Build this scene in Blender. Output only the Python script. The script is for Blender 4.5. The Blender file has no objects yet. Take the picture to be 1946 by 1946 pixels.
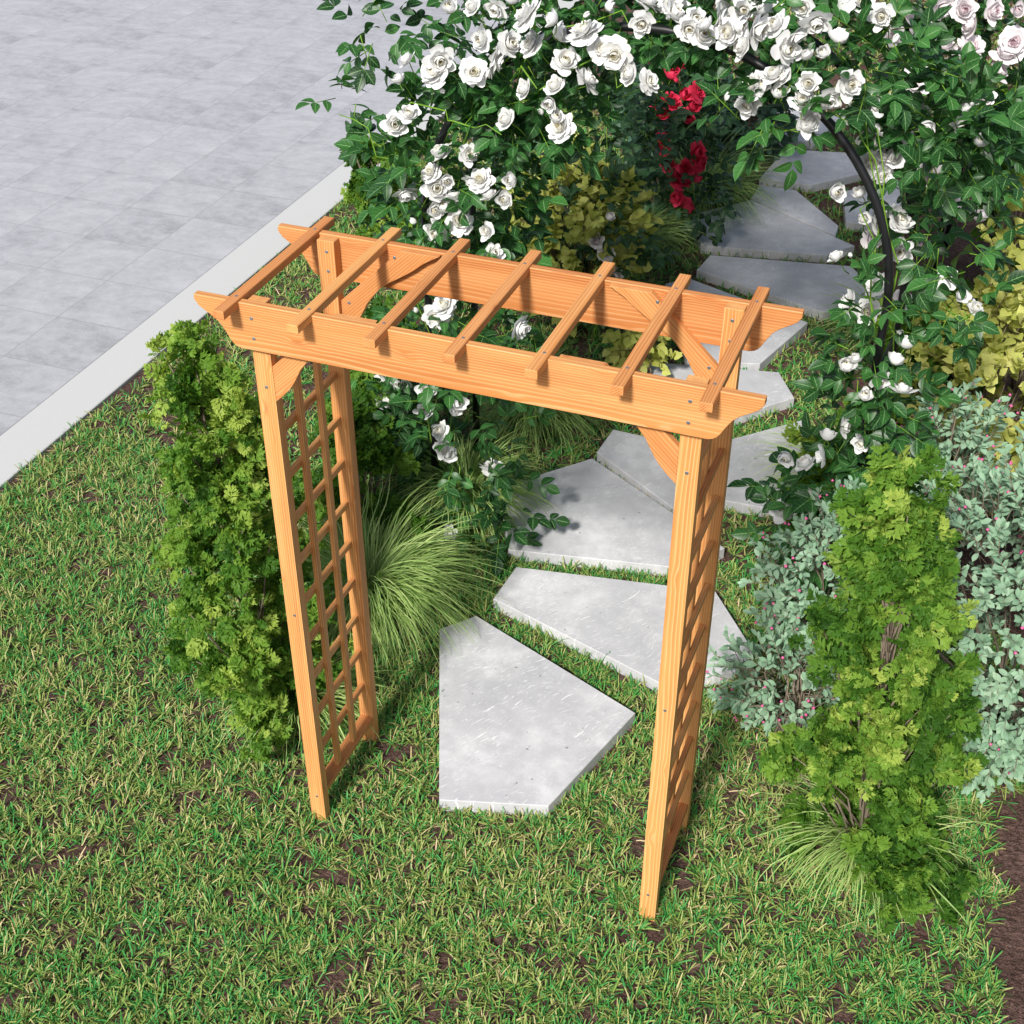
import bpy, math, random
import numpy as np
R = math.radians
rng = np.random.default_rng(7)
random.seed(7)
S = bpy.context.scene
SUN_DIR = (.07, 1., -.86)
SUN, SKY, EXPO = 4.3, .10, .24

C = S.collection

# ------------------------------------------------------------------ mesh helpers
class MB:
    """collects vertices, quads and two point attributes, links ONE mesh object"""
    def __init__(s):
        s.v = []; s.f = []; s.r = []; s.l = []; s.n = 0
    def add(s, V, F, rnd=None, lc=None):
        V = np.asarray(V, float).reshape(-1, 3)
        F = np.asarray(F, int).reshape(-1, 4)
        s.v.append(V); s.f.append(F + s.n); s.n += len(V)
        s.r.append(np.full(len(V), 0.5) if rnd is None else np.broadcast_to(np.asarray(rnd, float), (len(V),)))
        s.l.append(np.zeros((len(V), 3)) if lc is None else np.asarray(lc, float))
    def inst(s, tpl, M, T, rnd=None):
        """copies of a template (V, F, LC) by matrices M (n,3,3) and places T (n,3)"""
        V, F, LC = tpl
        M = np.asarray(M); T = np.asarray(T); n = len(T)
        if n == 0: return
        W = np.einsum('nij,vj->nvi', M, V) + T[:, None, :]
        k = len(V)
        FF = (F[None] + (np.arange(n) * k)[:, None, None]).reshape(-1, 4)
        r = rng.random(n) if rnd is None else np.asarray(rnd)
        s.add(W.reshape(-1, 3), FF, np.repeat(r, k), np.tile(LC, (n, 1)))
    def build(s, name, mat, parent=None, smooth=False, loc=None):
        V = np.concatenate(s.v); F = np.concatenate(s.f)
        if loc is not None: V = V - np.asarray(loc)
        me = bpy.data.meshes.new(name)
        me.vertices.add(len(V)); me.vertices.foreach_set('co', V.astype(np.float32).ravel())
        tri = F[:, 3] == F[:, 2]
        tot = np.where(tri, 3, 4)
        start = np.concatenate([[0], np.cumsum(tot)[:-1]])
        mask = np.ones(F.shape, bool); mask[tri, 3] = False
        me.loops.add(int(tot.sum())); me.loops.foreach_set('vertex_index', F[mask].astype(np.int32))
        me.polygons.add(len(F)); me.polygons.foreach_set('loop_start', start.astype(np.int32))
        me.polygons.foreach_set('loop_total', tot.astype(np.int32))
        me.polygons.foreach_set('use_smooth', np.full(len(F), smooth))
        a = me.attributes.new('rnd', 'FLOAT', 'POINT'); a.data.foreach_set('value', np.concatenate(s.r).astype(np.float32))
        a = me.attributes.new('lc', 'FLOAT_VECTOR', 'POINT'); a.data.foreach_set('vector', np.concatenate(s.l).astype(np.float32).ravel())
        me.update(calc_edges=True); me.validate()
        me.materials.append(mat)
        o = bpy.data.objects.new(name, me); C.objects.link(o)
        if parent is not None: o.parent = parent
        if loc is not None and parent is None: o.location = loc
        return o

def tag(o, label=None, cat=None, group=None, kind=None):
    if label: o['label'] = label
    if cat: o['category'] = cat
    if group: o['group'] = group
    if kind: o['kind'] = kind
    return o

def thing(name, label, cat, loc=(0, 0, 0), group=None):
    o = bpy.data.objects.new(name, None); C.objects.link(o)
    o.empty_display_size = .1; o.location = loc
    return tag(o, label, cat, group)

def norm(a):
    a = np.asarray(a, float)
    return a / np.maximum(np.linalg.norm(a, axis=-1, keepdims=True), 1e-9)

def frames(fwd, up):
    """columns X (side), Y (forward = leaf axis), Z (leaf normal)"""
    y = norm(fwd); x = norm(np.cross(y, up)); z = np.cross(x, y)
    return np.stack([x, y, z], axis=-1)

def tube(mb, pts, r, sides=6, rnd=.5):
    pts = np.asarray(pts, float); n = len(pts)
    r = np.broadcast_to(np.asarray(r, float), (n,))
    t = norm(np.gradient(pts, axis=0))
    ref = np.array([0.31, 0.17, 0.93])
    a = norm(np.cross(t, ref)); b = np.cross(t, a)
    th = np.linspace(0, 2 * np.pi, sides, endpoint=False)
    ring = pts[:, None] + r[:, None, None] * (np.cos(th)[None, :, None] * a[:, None] + np.sin(th)[None, :, None] * b[:, None])
    i = np.arange(n - 1)[:, None] * sides; j = np.arange(sides)[None]; j2 = (j + 1) % sides
    F = np.stack([i + j, i + j2, i + sides + j2, i + sides + j], -1).reshape(-1, 4)
    mb.add(ring.reshape(-1, 3), F, rnd)
    for e, rev in ((0, False), (n - 1, True)):
        c = list(range(e * sides, (e + 1) * sides))
        for q in range(1, sides - 1):
            tri = [c[0], c[q + 1], c[q], c[q]] if not rev else [c[0], c[q], c[q + 1], c[q + 1]]
            mb.f.append(np.array([tri]) + mb.n - n * sides)

def prism(mb, poly, h0, h1, plane='xz', bev=.0, rnd=None, gx=(1, 0, 0)):
    """extruded polygon; poly is counter-clockwise in its plane. lc = grain coords (along, across, thickness)"""
    poly = np.asarray(poly, float); n = len(poly)
    def P(a, h):
        if plane == 'xz': return np.column_stack([a[:, 0], np.full(n, h), a[:, 1]])
        if plane == 'xy': return np.column_stack([a[:, 0], a[:, 1], np.full(n, h)])
        return np.column_stack([np.full(n, h), a[:, 0], a[:, 1]])
    d = np.roll(poly, -1, 0) - poly; nn = norm(np.column_stack([d[:, 1], -d[:, 0]]))
    mit = nn + np.roll(nn, 1, 0); mit = mit * 2 / np.maximum((mit * mit).sum(1, keepdims=True), .35)
    inner = poly - mit * bev
    rings = [P(inner, h0), P(poly, h0 + bev), P(poly, h1 - bev), P(inner, h1)] if bev > 0 else [P(poly, h0), P(poly, h1)]
    V = np.concatenate(rings); F = []
    m = len(rings)
    for k in range(m - 1):
        for j in range(n):
            j2 = (j + 1) % n
            F.append([k * n + j, k * n + j2, (k + 1) * n + j2, (k + 1) * n + j])
    def cap(off, rev):
        import mathutils.geometry as G
        tris = G.tessellate_polygon([[(p[0], p[1], 0) for p in inner]]) if bev > 0 else G.tessellate_polygon([[(p[0], p[1], 0) for p in poly]])
        for t in tris:
            a = list(t)
            pa = poly[a]
            cr = (pa[1][0] - pa[0][0]) * (pa[2][1] - pa[0][1]) - (pa[1][1] - pa[0][1]) * (pa[2][0] - pa[0][0])
            if (cr > 0) == rev: a = a[::-1]
            F.append([off + a[0], off + a[1], off + a[2], off + a[2]])
    cap((m - 1) * n, False); cap(0, True)
    F = np.array(F)
    if plane == 'xz': F = F[:, ::-1]; F = np.where((F[:, 0] == F[:, 1])[:, None], F[:, [1, 2, 3, 1]][:, [0, 1, 2, 2]], F)
    ex = norm(np.array(gx, float)); w = V @ ex
    other = [np.array([1., 0, 0]), np.array([0, 1., 0]), np.array([0, 0, 1.])]
    k = int(np.argmax(np.abs(ex)))
    o1, o2 = [other[q] for q in range(3) if q != k]
    o1 = norm(o1 - ex * (o1 @ ex)); o2 = np.cross(ex, o1)
    off = rng.random(3) * np.array([9, .0, .0]) + np.array([0, rng.choice([-1, 1]) * rng.uniform(.05, .11), rng.uniform(.06, .11)])
    c0 = V.mean(0)
    lc = np.column_stack([w + off[0], (V - c0) @ o1 + off[1], (V - c0) @ o2 + off[2]])
    mb.add(V, F, rng.random() if rnd is None else rnd, lc)

def board(name, x0, x1, y0, y1, z0, z1, mat, parent=None, axis=2, bev=.0018):
    mb = MB()
    g = [(1, 0, 0), (0, 1, 0), (0, 0, 1)][axis]
    prism(mb, [(x0, y0), (x1, y0), (x1, y1), (x0, y1)], z0, z1, 'xy', bev, gx=g)
    return mb.build(name, mat, parent)

def disc(mb, c, axis, r, h=.0012, sides=14, rnd=.5):
    a = np.asarray(axis, float)
    tube(mb, [np.asarray(c) - a * .002, np.asarray(c) + a * h * .6, np.asarray(c) + a * h], [r, r, r * .8], sides, rnd)

# ------------------------------------------------------------------ materials
def mat(name):
    m = bpy.data.materials.new(name); m.use_nodes = True
    nt = m.node_tree; nt.nodes.clear()
    out = nt.nodes.new('ShaderNodeOutputMaterial')
    return m, nt, out

class N:
    """small node-writing helper"""
    def __init__(s, nt): s.nt = nt
    def node(s, t, **kw):
        n = s.nt.nodes.new(t)
        for k, v in kw.items(): setattr(n, k, v)
        return n
    def link(s, a, b): s.nt.links.new(a, b)
    def val(s, sock, v):
        if hasattr(v, 'links') or isinstance(v, bpy.types.NodeSocket): s.link(v, sock)
        else: sock.default_value = v
    def math(s, op, a, b=0.0, c=0.0, clamp=False):
        n = s.node('ShaderNodeMath', operation=op); n.use_clamp = clamp
        s.val(n.inputs[0], a); s.val(n.inputs[1], b); s.val(n.inputs[2], c)
        return n.outputs[0]
    def vmath(s, op, a, b=(0, 0, 0)):
        n = s.node('ShaderNodeVectorMath', operation=op)
        s.val(n.inputs[0], a); s.val(n.inputs[1], b)
        return n.outputs[0]
    def attr(s, name, vec=False):
        n = s.node('ShaderNodeAttribute', attribute_name=name)
        return n.outputs['Vector'] if vec else n.outputs['Fac']
    def sep(s, v):
        n = s.node('ShaderNodeSeparateXYZ'); s.val(n.inputs[0], v); return n.outputs
    def comb(s, x, y, z):
        n = s.node('ShaderNodeCombineXYZ')
        for i, q in enumerate((x, y, z)): s.val(n.inputs[i], q)
        return n.outputs[0]
    def noise(s, v, scale=5., detail=3., rough=.5, dist=0.):
        n = s.node('ShaderNodeTexNoise'); s.val(n.inputs['Vector'], v)
        n.inputs['Scale'].default_value = scale; n.inputs['Detail'].default_value = detail
        n.inputs['Roughness'].default_value = rough; n.inputs['Distortion'].default_value = dist
        return n.outputs['Fac']
    def ramp(s, f, stops, interp='LINEAR'):
        n = s.node('ShaderNodeValToRGB'); s.val(n.inputs[0], f)
        cr = n.color_ramp; cr.interpolation = interp
        while len(cr.elements) < len(stops): cr.elements.new(.5)
        for e, (p, c) in zip(cr.elements, stops):
            e.position = p; e.color = (*c, 1) if len(c) == 3 else c
        return n.outputs[0]
    def mix(s, f, a, b, blend='MIX'):
        n = s.node('ShaderNodeMix', data_type='RGBA', blend_type=blend)
        s.val(n.inputs[0], f)
        for q, w in ((n.inputs[6], a), (n.inputs[7], b)):
            s.val(q, w if not isinstance(w, tuple) else ((*w, 1) if len(w) == 3 else w))
        return n.outputs[2]
    def maprange(s, v, a, b, c, d):
        n = s.node('ShaderNodeMapRange'); s.val(n.inputs[0], v)
        for i, q in enumerate((a, b, c, d)): n.inputs[i + 1].default_value = q
        return n.outputs[0]
    def principled(s, col, rough=.6, spec=.3, normal=None):
        b = s.node('ShaderNodeBsdfPrincipled')
        s.val(b.inputs['Base Color'], col if not isinstance(col, tuple) else (*col, 1))
        s.val(b.inputs['Roughness'], rough); b.inputs['Specular IOR Level'].default_value = spec
        if normal is not None: s.link(normal, b.inputs['Normal'])
        return b.outputs[0]
    def bump(s, h, strength=.3, dist=.01):
        n = s.node('ShaderNodeBump'); s.val(n.inputs['Height'], h)
        n.inputs['Strength'].default_value = strength; n.inputs['Distance'].default_value = dist
        return n.outputs[0]
    def pos(s):
        return s.node('ShaderNodeNewGeometry').outputs['Position']

def leaf_mat(name, stops, vein=None, rough=.45, trans=.28, tcol=None, spec=.3, mottle=.25, veins=True):
    """leaf: colour by leaf, mottling, pale midrib and side veins, light coming through"""
    m, nt, out = mat(name); n = N(nt)
    col = n.ramp(n.attr('rnd'), stops)
    lc = n.attr('lc', True)
    mo = n.noise(n.pos(), 60., 3.)
    col = n.mix(n.maprange(mo, .3, .7, 0., mottle), col, (1.0, 1.0, .55), 'MULTIPLY')
    dark = n.noise(n.pos(), 23., 2.)
    col = n.mix(n.maprange(dark, .35, .65, 0., mottle), col, (.62, .66, .6), 'MULTIPLY')
    h = None
    if vein and veins:
        x, y, z = n.sep(lc)
        ax = n.math('ABSOLUTE', x)
        mid = n.math('LESS_THAN', ax, .055)
        sv = n.math('PINGPONG', n.math('ADD', n.math('MULTIPLY', y, 5.), n.math('MULTIPLY', ax, -1.3)), .5)
        side = n.math('MULTIPLY', n.math('LESS_THAN', sv, .035), .45)
        vf = n.math('MAXIMUM', n.math('MULTIPLY', mid, .8), side)
        col = n.mix(vf, col, vein)
        h = n.bump(n.math('MULTIPLY', vf, -1.), .5, .001)
    p = n.principled(col, rough, spec, h)
    t = n.node('ShaderNodeBsdfTranslucent')
    tc = n.mix(1., col, tcol or (1.2, 1.3, .5), 'MULTIPLY')
    n.link(tc, t.inputs[0])
    mx = n.node('ShaderNodeMixShader'); mx.inputs[0].default_value = trans
    n.link(p, mx.inputs[1]); n.link(t.outputs[0], mx.inputs[2]); n.link(mx.outputs[0], out.inputs[0])
    return m

def plain(name, col, rough=.5, spec=.3, metal=0., noise=0.):
    m, nt, out = mat(name); n = N(nt)
    c = col
    if noise:
        f = n.noise(n.pos(), 45., 4.)
        c = n.mix(n.maprange(f, .3, .7, 0, noise), (*col, 1), (col[0] * .35, col[1] * .35, col[2] * .35, 1))
    s = n.principled(c, rough, spec)
    s.node.inputs['Metallic'].default_value = metal
    n.link(s, out.inputs[0]); return m

def wood_mat():
    m, nt, out = mat('larch_wood'); n = N(nt)
    lc = n.attr('lc', True); rnd = n.attr('rnd')
    x, y, z = n.sep(lc)
    # slow wander of the grain, one wander per board
    seed = n.math('MULTIPLY', rnd, 37.)
    wv = n.comb(n.math('ADD', n.math('MULTIPLY', x, 1.6), seed), n.math('MULTIPLY', y, 5.), n.math('MULTIPLY', z, 5.))
    w1 = n.noise(wv, 1., 2., .5)
    # knots: sparse cells stretched along the board bend the rings round them
    vor = n.node('ShaderNodeTexVoronoi'); vor.feature = 'F1'
    n.val(vor.inputs['Vector'], n.comb(n.math('ADD', n.math('MULTIPLY', x, 5.2), seed), n.math('MULTIPLY', y, 17.), n.math('MULTIPLY', z, 17.)))
    vor.inputs['Scale'].default_value = 1.
    kd = vor.outputs['Distance']
    knot = n.maprange(kd, .0, .34, 1., 0.)
    knot2 = n.math('POWER', knot, 2.)
    yy = n.math('ADD', y, n.math('MULTIPLY', n.math('SUBTRACT', w1, .5), .022))
    zz = n.math('ADD', z, n.math('MULTIPLY', n.math('SUBTRACT', w1, .5), .016))
    rad = n.math('SQRT', n.math('ADD', n.math('MULTIPLY', yy, yy), n.math('MULTIPLY', zz, zz)))
    rad = n.math('ADD', rad, n.math('MULTIPLY', knot2, .012))
    ph = n.math('MULTIPLY', rad, 165.)
    tri = n.math('FRACT', ph)
    ring = n.ramp(tri, [(0., (0, 0, 0)), (.40, (.03,) * 3), (.62, (.22,) * 3), (.78, (.95,) * 3), (.92, (1,) * 3), (1., (0, 0, 0))])
    fine = n.noise(n.comb(n.math('MULTIPLY', x, 3.), n.math('MULTIPLY', y, 260.), n.math('MULTIPLY', z, 260.)), 1., 3., .6)
    band = n.noise(n.comb(n.math('ADD', n.math('MULTIPLY', x, .9), seed), n.math('MULTIPLY', y, 22.), n.math('MULTIPLY', z, 22.)), 1., 3., .55)
    col = n.ramp(band, [(.3, WOOD[0]), (.5, WOOD[1]), (.68, WOOD[2])])
    col = n.mix(n.math('MULTIPLY', ring, n.maprange(fine, .3, .7, .15, .95)), col, WOOD[3])
    col = n.mix(n.maprange(fine, .45, .75, 0., .35), col, WOOD[4])
    col = n.mix(n.math('MULTIPLY', n.math('POWER', knot, 4.), .8), col, WOOD[5])
    tone = n.maprange(n.math('FRACT', n.math('MULTIPLY', rnd, 7.31)), 0., 1., .86, 1.06)
    col = n.mix(1., col, n.comb(tone, n.math('MULTIPLY', tone, tone), n.math('MULTIPLY', tone, tone)), 'MULTIPLY')
    wear = n.noise(n.comb(n.math('ADD', n.math('MULTIPLY', x, 6.), seed), n.math('MULTIPLY', y, 40.), n.math('MULTIPLY', z, 40.)), 1., 4., .7)
    col = n.mix(n.maprange(wear, .45, .75, 0., .35), col, (.86, .70, .56), 'MULTIPLY')
    h = n.bump(n.math('ADD', n.math('MULTIPLY', ring, .5), n.math('MULTIPLY', fine, .5)), .3, .001)
    n.link(n.principled(col, n.maprange(fine, .3, .7, .5, .68), .25, h), out.inputs[0])
    return m
WOOD = [(.51, .195, .054), (.63, .278, .085), (.70, .340, .115), (.85, .54, .25), (.44, .14, .040), (.33, .078, .019)]
WOODM = wood_mat()
SCREW = plain('screw_steel', (.36, .38, .40), .35, .5, .75)
TUBE = plain('black_tube', (.010, .010, .012), .38, .5, 0., 0.)

def slab_mat():
    m, nt, out = mat('cast_concrete'); n = N(nt)
    oi = n.node('ShaderNodeObjectInfo'); p = n.pos()
    off = n.math('MULTIPLY', oi.outputs['Random'], 50.)
    x, y, z = n.sep(p)
    q = n.comb(n.math('ADD', x, off), y, z)
    big = n.noise(q, 3.2, 5., .6); med = n.noise(q, 14., 5., .65); fine = n.noise(q, 160., 3., .6)
    f = n.math('ADD', n.math('MULTIPLY', big, .62), n.math('MULTIPLY', med, .38))
    col = n.ramp(f, [(.33, SLAB[0]), (.5, SLAB[1]), (.64, SLAB[2])])
    col = n.mix(n.maprange(fine, .35, .7, 0., .18), col, (.30, .30, .31))
    # trowel scratches: short curved pale strokes, two directions
    tot = None
    for ang, sc, sd in ((60, 11., 3.1), (48, 17., 7.7), (66, 23., 5.2)):
        c, s_ = math.cos(R(ang)), math.sin(R(ang))
        wob = n.math('MULTIPLY', n.noise(q, 5., 1.), .10)
        u = n.math('ADD', n.math('MULTIPLY', x, c), n.math('MULTIPLY', y, s_))
        v = n.math('ADD', n.math('ADD', n.math('MULTIPLY', x, -s_), n.math('MULTIPLY', y, c)), wob)
        st = n.noise(n.comb(n.math('ADD', n.math('MULTIPLY', u, sc), sd), n.math('ADD', n.math('MULTIPLY', v, sc * 9), off), 0.), 1., 2., .5)
        st = n.maprange(st, .645, .70, 0., 1.)
        tot = st if tot is None else n.math('MAXIMUM', tot, st)
    patch = n.maprange(n.noise(q, 4.5, 3.), .38, .58, .05, 1.)
    tot = n.math('MULTIPLY', tot, n.math('MULTIPLY', patch, .7))
    col = n.mix(tot, col, (.86, .86, .86))
    speck = n.maprange(n.noise(q, 75., 1.), .76, .79, 0., .7)
    col = n.mix(speck, col, (.82, .82, .82))
    pit = n.maprange(n.noise(n.vmath('ADD', q, (3.3, 1.7, 9.1)), 42., 1.), .20, .23, .7, 0.)
    col = n.mix(pit, col, (.12, .12, .12))
    h = n.bump(n.math('ADD', med, n.math('MULTIPLY', fine, .4)), .15, .004)
    n.link(n.principled(col, .72, .3, h), out.inputs[0])
    return m
SLAB = [(.43, .43, .45), (.53, .53, .545), (.68, .68, .69)]
SLABM = slab_mat()

def tile_mat():
    m, nt, out = mat('patio_tiles'); n = N(nt)
    x, y, z = n.sep(n.pos())
    ix = n.math('DIVIDE', n.math('ADD', x, 3.25), .5); iy = n.math('DIVIDE', n.math('ADD', y, -2.863), .4945)
    fx = n.math('FRACT', ix); fy = n.math('FRACT', iy)
    fl = n.comb(n.math('FLOOR', ix), n.math('FLOOR', iy), 0.)
    wn = n.node('ShaderNodeTexWhiteNoise'); wn.noise_dimensions = '3D'; n.link(fl, wn.inputs[0])
    # only a few printed faces repeat, as on porcelain tiles
    k = n.math('FLOOR', n.math('MULTIPLY', wn.outputs['Value'], 5.))
    q = n.comb(n.math('ADD', fx, n.math('MULTIPLY', k, 7.)), n.math('MULTIPLY', fy, 1.), n.math('MULTIPLY', k, 3.))
    q2 = n.comb(n.math('ADD', n.math('MULTIPLY', fx, 1.), n.math('MULTIPLY', k, 7.)), n.math('MULTIPLY', fy, 2.1), 0.)
    a = n.noise(q2, 1.1, 5., .62, .3); b = n.noise(q, 6., 7., .78); g = n.noise(q, 60., 4., .75)
    f = n.math('ADD', n.math('MULTIPLY', a, .36), n.math('ADD', n.math('MULTIPLY', b, .42), n.math('MULTIPLY', g, .22)))
    f = n.math('ADD', f, n.math('MULTIPLY', n.math('SUBTRACT', wn.outputs['Value'], .5), .05))
    col = n.ramp(f, [(.38, TILE[0]), (.48, TILE[1]), (.60, TILE[2])])
    st = n.math('MULTIPLY', n.maprange(n.noise(q2, 3.0, 3.), .62, .74, 0., 1.), n.maprange(g, .35, .6, 0., .55))
    col = n.mix(st, col, (.27, .275, .29))
    ex = n.math('MINIMUM', fx, n.math('SUBTRACT', 1., fx)); ey = n.math('MINIMUM', fy, n.math('SUBTRACT', 1., fy))
    e = n.math('MINIMUM', ex, ey)
    j = n.maprange(e, .003, .0055, 1., 0.)
    col = n.mix(n.math('MULTIPLY', j, .7), col, (.22, .22, .23))
    h = n.bump(n.math('SUBTRACT', 1., j), .4, .002)
    n.link(n.principled(col, .55, .3, h), out.inputs[0])
    return m
TILE = [(.29, .29, .31), (.395, .395, .42), (.475, .475, .50)]

def soil_mat():
    m, nt, out = mat('bark_soil'); n = N(nt); p = n.pos()
    x, y, z = n.sep(p)
    q = n.comb(n.math('MULTIPLY', x, 1.), n.math('MULTIPLY', y, 2.2), 0.)
    a = n.noise(q, 38., 6., .8, .5); b = n.noise(p, 6., 3.); c = n.noise(p, 220., 4., .7)
    f = n.math('ADD', n.math('MULTIPLY', a, .6), n.math('MULTIPLY', c, .4))
    col = n.ramp(f, [(.36, (.016, .010, .009)), (.46, (.10, .060, .050)), (.55, (.27, .165, .135)), (.66, (.55, .37, .31))])
    col = n.mix(n.maprange(b, .35, .65, 0., .5), col, (.55, .5, .48), 'MULTIPLY')
    h = n.bump(f, 1., .03)
    n.link(n.principled(col, .95, .1, h), out.inputs[0]); return m

def blade_mat(name, stops, trans=.25, stripe=None):
    m, nt, out = mat(name); n = N(nt)
    col = n.ramp(n.attr('rnd'), stops)
    if stripe:
        x, y, z = n.sep(n.attr('lc', True))
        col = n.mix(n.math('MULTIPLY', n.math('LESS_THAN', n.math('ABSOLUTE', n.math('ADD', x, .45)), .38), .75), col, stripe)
        col = n.mix(n.maprange(y, .0, .35, .75, 0.), col, (.22, .33, .17), 'MULTIPLY')  # shade at the foot of the tuft, put into the blade colour
    p = n.principled(col, .5, .25)
    t = n.node('ShaderNodeBsdfTranslucent'); n.link(n.mix(1., col, (1.1, 1.25, .6), 'MULTIPLY'), t.inputs[0])
    mx = n.node('ShaderNodeMixShader'); mx.inputs[0].default_value = trans
    n.link(p, mx.inputs[1]); n.link(t.outputs[0], mx.inputs[2]); n.link(mx.outputs[0], out.inputs[0]); return m

def petal_mat(name, outer, inner, heart):
    m, nt, out = mat(name); n = N(nt)
    x, y, z = n.sep(n.attr('lc', True))          # x across the petal, y along it, z ring (0 heart .. 1 outside)
    f = n.math('ADD', n.math('MULTIPLY', z, .8), n.math('MULTIPLY', y, .35))
    col = n.ramp(f, [(.10, heart), (.42, inner), (.75, outer)])
    v = n.noise(n.comb(n.math('MULTIPLY', x, 9.), n.math('MULTIPLY', y, 1.5), z), 2., 2.)
    col = n.mix(n.maprange(v, .3, .7, 0., .16), col, (.80, .80, .78), 'MULTIPLY')
    p = n.principled(col, .55, .25)
    t = n.node('ShaderNodeBsdfTranslucent'); n.link(col, t.inputs[0])
    mx = n.node('ShaderNodeMixShader'); mx.inputs[0].default_value = .18
    n.link(p, mx.inputs[1]); n.link(t.outputs[0], mx.inputs[2]); n.link(mx.outputs[0], out.inputs[0]); return m

TILEM = tile_mat(); SOIL = soil_mat()
KERB = plain('kerb_render', (.535, .54, .53), .7, .2, 0., .04)
GRASS = blade_mat('lawn_blades', [(0., (.035, .16, .030)), (.24, (.055, .29, .065)), (.42, (.09, .31, .055)), (.52, (.21, .31, .065)), (.76, (.33, .38, .11)), (.90, (.50, .43, .20)), (1., (.60, .46, .27))], .12)
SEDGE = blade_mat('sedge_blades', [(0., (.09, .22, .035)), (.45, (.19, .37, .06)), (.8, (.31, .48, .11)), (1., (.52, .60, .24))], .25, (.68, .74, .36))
ROSEL = leaf_mat('rose_leaf', [(0., (.011, .045, .012)), (.4, (.020, .088, .020)), (.75, (.036, .135, .028)), (1., (.056, .19, .042))], (.24, .42, .17), .40, .20, (1.0, 1.5, .5), .4)
ROSELD = leaf_mat('dark_rose_leaf', [(0., (.013, .045, .018)), (.5, (.024, .075, .030)), (1., (.045, .12, .050))], (.12, .22, .10), .45, .15, None, .4)
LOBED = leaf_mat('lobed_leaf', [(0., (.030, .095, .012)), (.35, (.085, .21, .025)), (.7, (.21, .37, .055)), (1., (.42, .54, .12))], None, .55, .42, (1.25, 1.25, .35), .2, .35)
LIME = leaf_mat('lime_leaf', [(0., (.34, .39, .075)), (.5, (.54, .57, .15)), (1., (.74, .72, .27))], (.58, .58, .22), .5, .35, (1.1, 1.1, .4), .2, .2)
SAGE = leaf_mat('sage_leaf', [(0., (.17, .31, .20)), (.5, (.28, .45, .31)), (1., (.42, .57, .43))], (.44, .56, .42), .55, .22, (.9, 1.2, .7), .25, .2)
BLUEG = leaf_mat('blue_green_leaf', [(0., (.03, .075, .05)), (.5, (.05, .12, .08)), (1., (.09, .17, .12))], (.16, .24, .18), .5, .2, None, .3)
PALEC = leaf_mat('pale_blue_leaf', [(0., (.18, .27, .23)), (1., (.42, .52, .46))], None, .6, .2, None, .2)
WHITE = petal_mat('white_petal', (.86, .86, .85), (.84, .82, .72), (.78, .66, .25))
PINK = petal_mat('pink_petal', (.86, .81, .825), (.84, .72, .76), (.74, .36, .46))
REDP = petal_mat('red_petal', (.75, .045, .11), (.60, .016, .06), (.36, .006, .025))
STEMG = plain('green_stem', (.16, .32, .03), .5, .3, 0., .3)
TWIG = plain('grey_twig', (.24, .19, .145), .8, .2, 0., .5)
BERRY = plain('pink_berry', (.62, .10, .27), .35, .4)

# ------------------------------------------------------------------ camera, light, sky
cam = bpy.data.cameras.new('camera'); co = bpy.data.objects.new('camera', cam); C.objects.link(co)
co.location = (1.18175, -2.77429, 3.71255); co.rotation_euler = (R(90 - 35.987), 0, R(20.6148))
cam.sensor_width = 36; cam.lens = 47.584; cam.clip_end = 400; cam.clip_start = .05
S.camera = co
sd = norm(np.array(SUN_DIR))
el = math.asin(-sd[2]); az = math.atan2(-sd[0], -sd[1])
w = bpy.data.worlds.new('World'); S.world = w; w.use_nodes = True
nt = w.node_tree; bg = nt.nodes['Background']
sky = nt.nodes.new('ShaderNodeTexSky'); sky.sky_type = 'NISHITA'; sky.sun_disc = False
sky.sun_elevation = el; sky.sun_rotation = az; sky.dust_density = 2.0; sky.air_density = 1.0; sky.ozone_density = 1.0
hs = nt.nodes.new('ShaderNodeHueSaturation'); hs.inputs['Saturation'].default_value = .75
nt.links.new(sky.outputs[0], hs.inputs['Color']); nt.links.new(hs.outputs[0], bg.inputs[0]); bg.inputs[1].default_value = SKY
sl = bpy.data.lights.new('sun', 'SUN'); so = bpy.data.objects.new('sun', sl); C.objects.link(so)
sl.energy = SUN; sl.angle = R(7.); sl.color = (1., .965, .91)
import mathutils
so.rotation_euler = mathutils.Vector(sd).to_track_quat('-Z', 'Y').to_euler()
so.location = (-3, -8, 9)
S.view_settings.view_transform = 'Standard'; S.view_settings.look = 'None'
S.view_settings.exposure = EXPO; S.view_settings.gamma = 1.
S.cycles.max_bounces = 6; S.cycles.diffuse_bounces = 3; S.cycles.glossy_bounces = 2; S.cycles.transmission_bounces = 3
S.cycles.sample_clamp_indirect = 4.

# ------------------------------------------------------------------ ground, patio, kerb
def sheet(name, poly, z, m, grid=None):
    me = bpy.data.meshes.new(name)
    me.from_pydata([(x, y, z) for x, y in poly], [], [list(range(len(poly)))]); me.materials.append(m)
    o = bpy.data.objects.new(name, me); C.objects.link(o); return tag(o, kind='structure')
sheet('ground', [(-60, -40), (60, -40), (60, 90), (-60, 90)], 0., SOIL)
def slabbox(name, x0, x1, y0, y1, z0, z1, m, bev):
    mb = MB(); prism(mb, [(x0, y0), (x1, y0), (x1, y1), (x0, y1)], z0, z1, 'xy', bev)
    return tag(mb.build(name, m), kind='structure')
slabbox('patio', -30, -3.251, -20, 60, -.05, .020, TILEM, .001)
slabbox('kerb', -3.250, -2.965, -20, 60, -.05, .022, KERB, .004)

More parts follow.
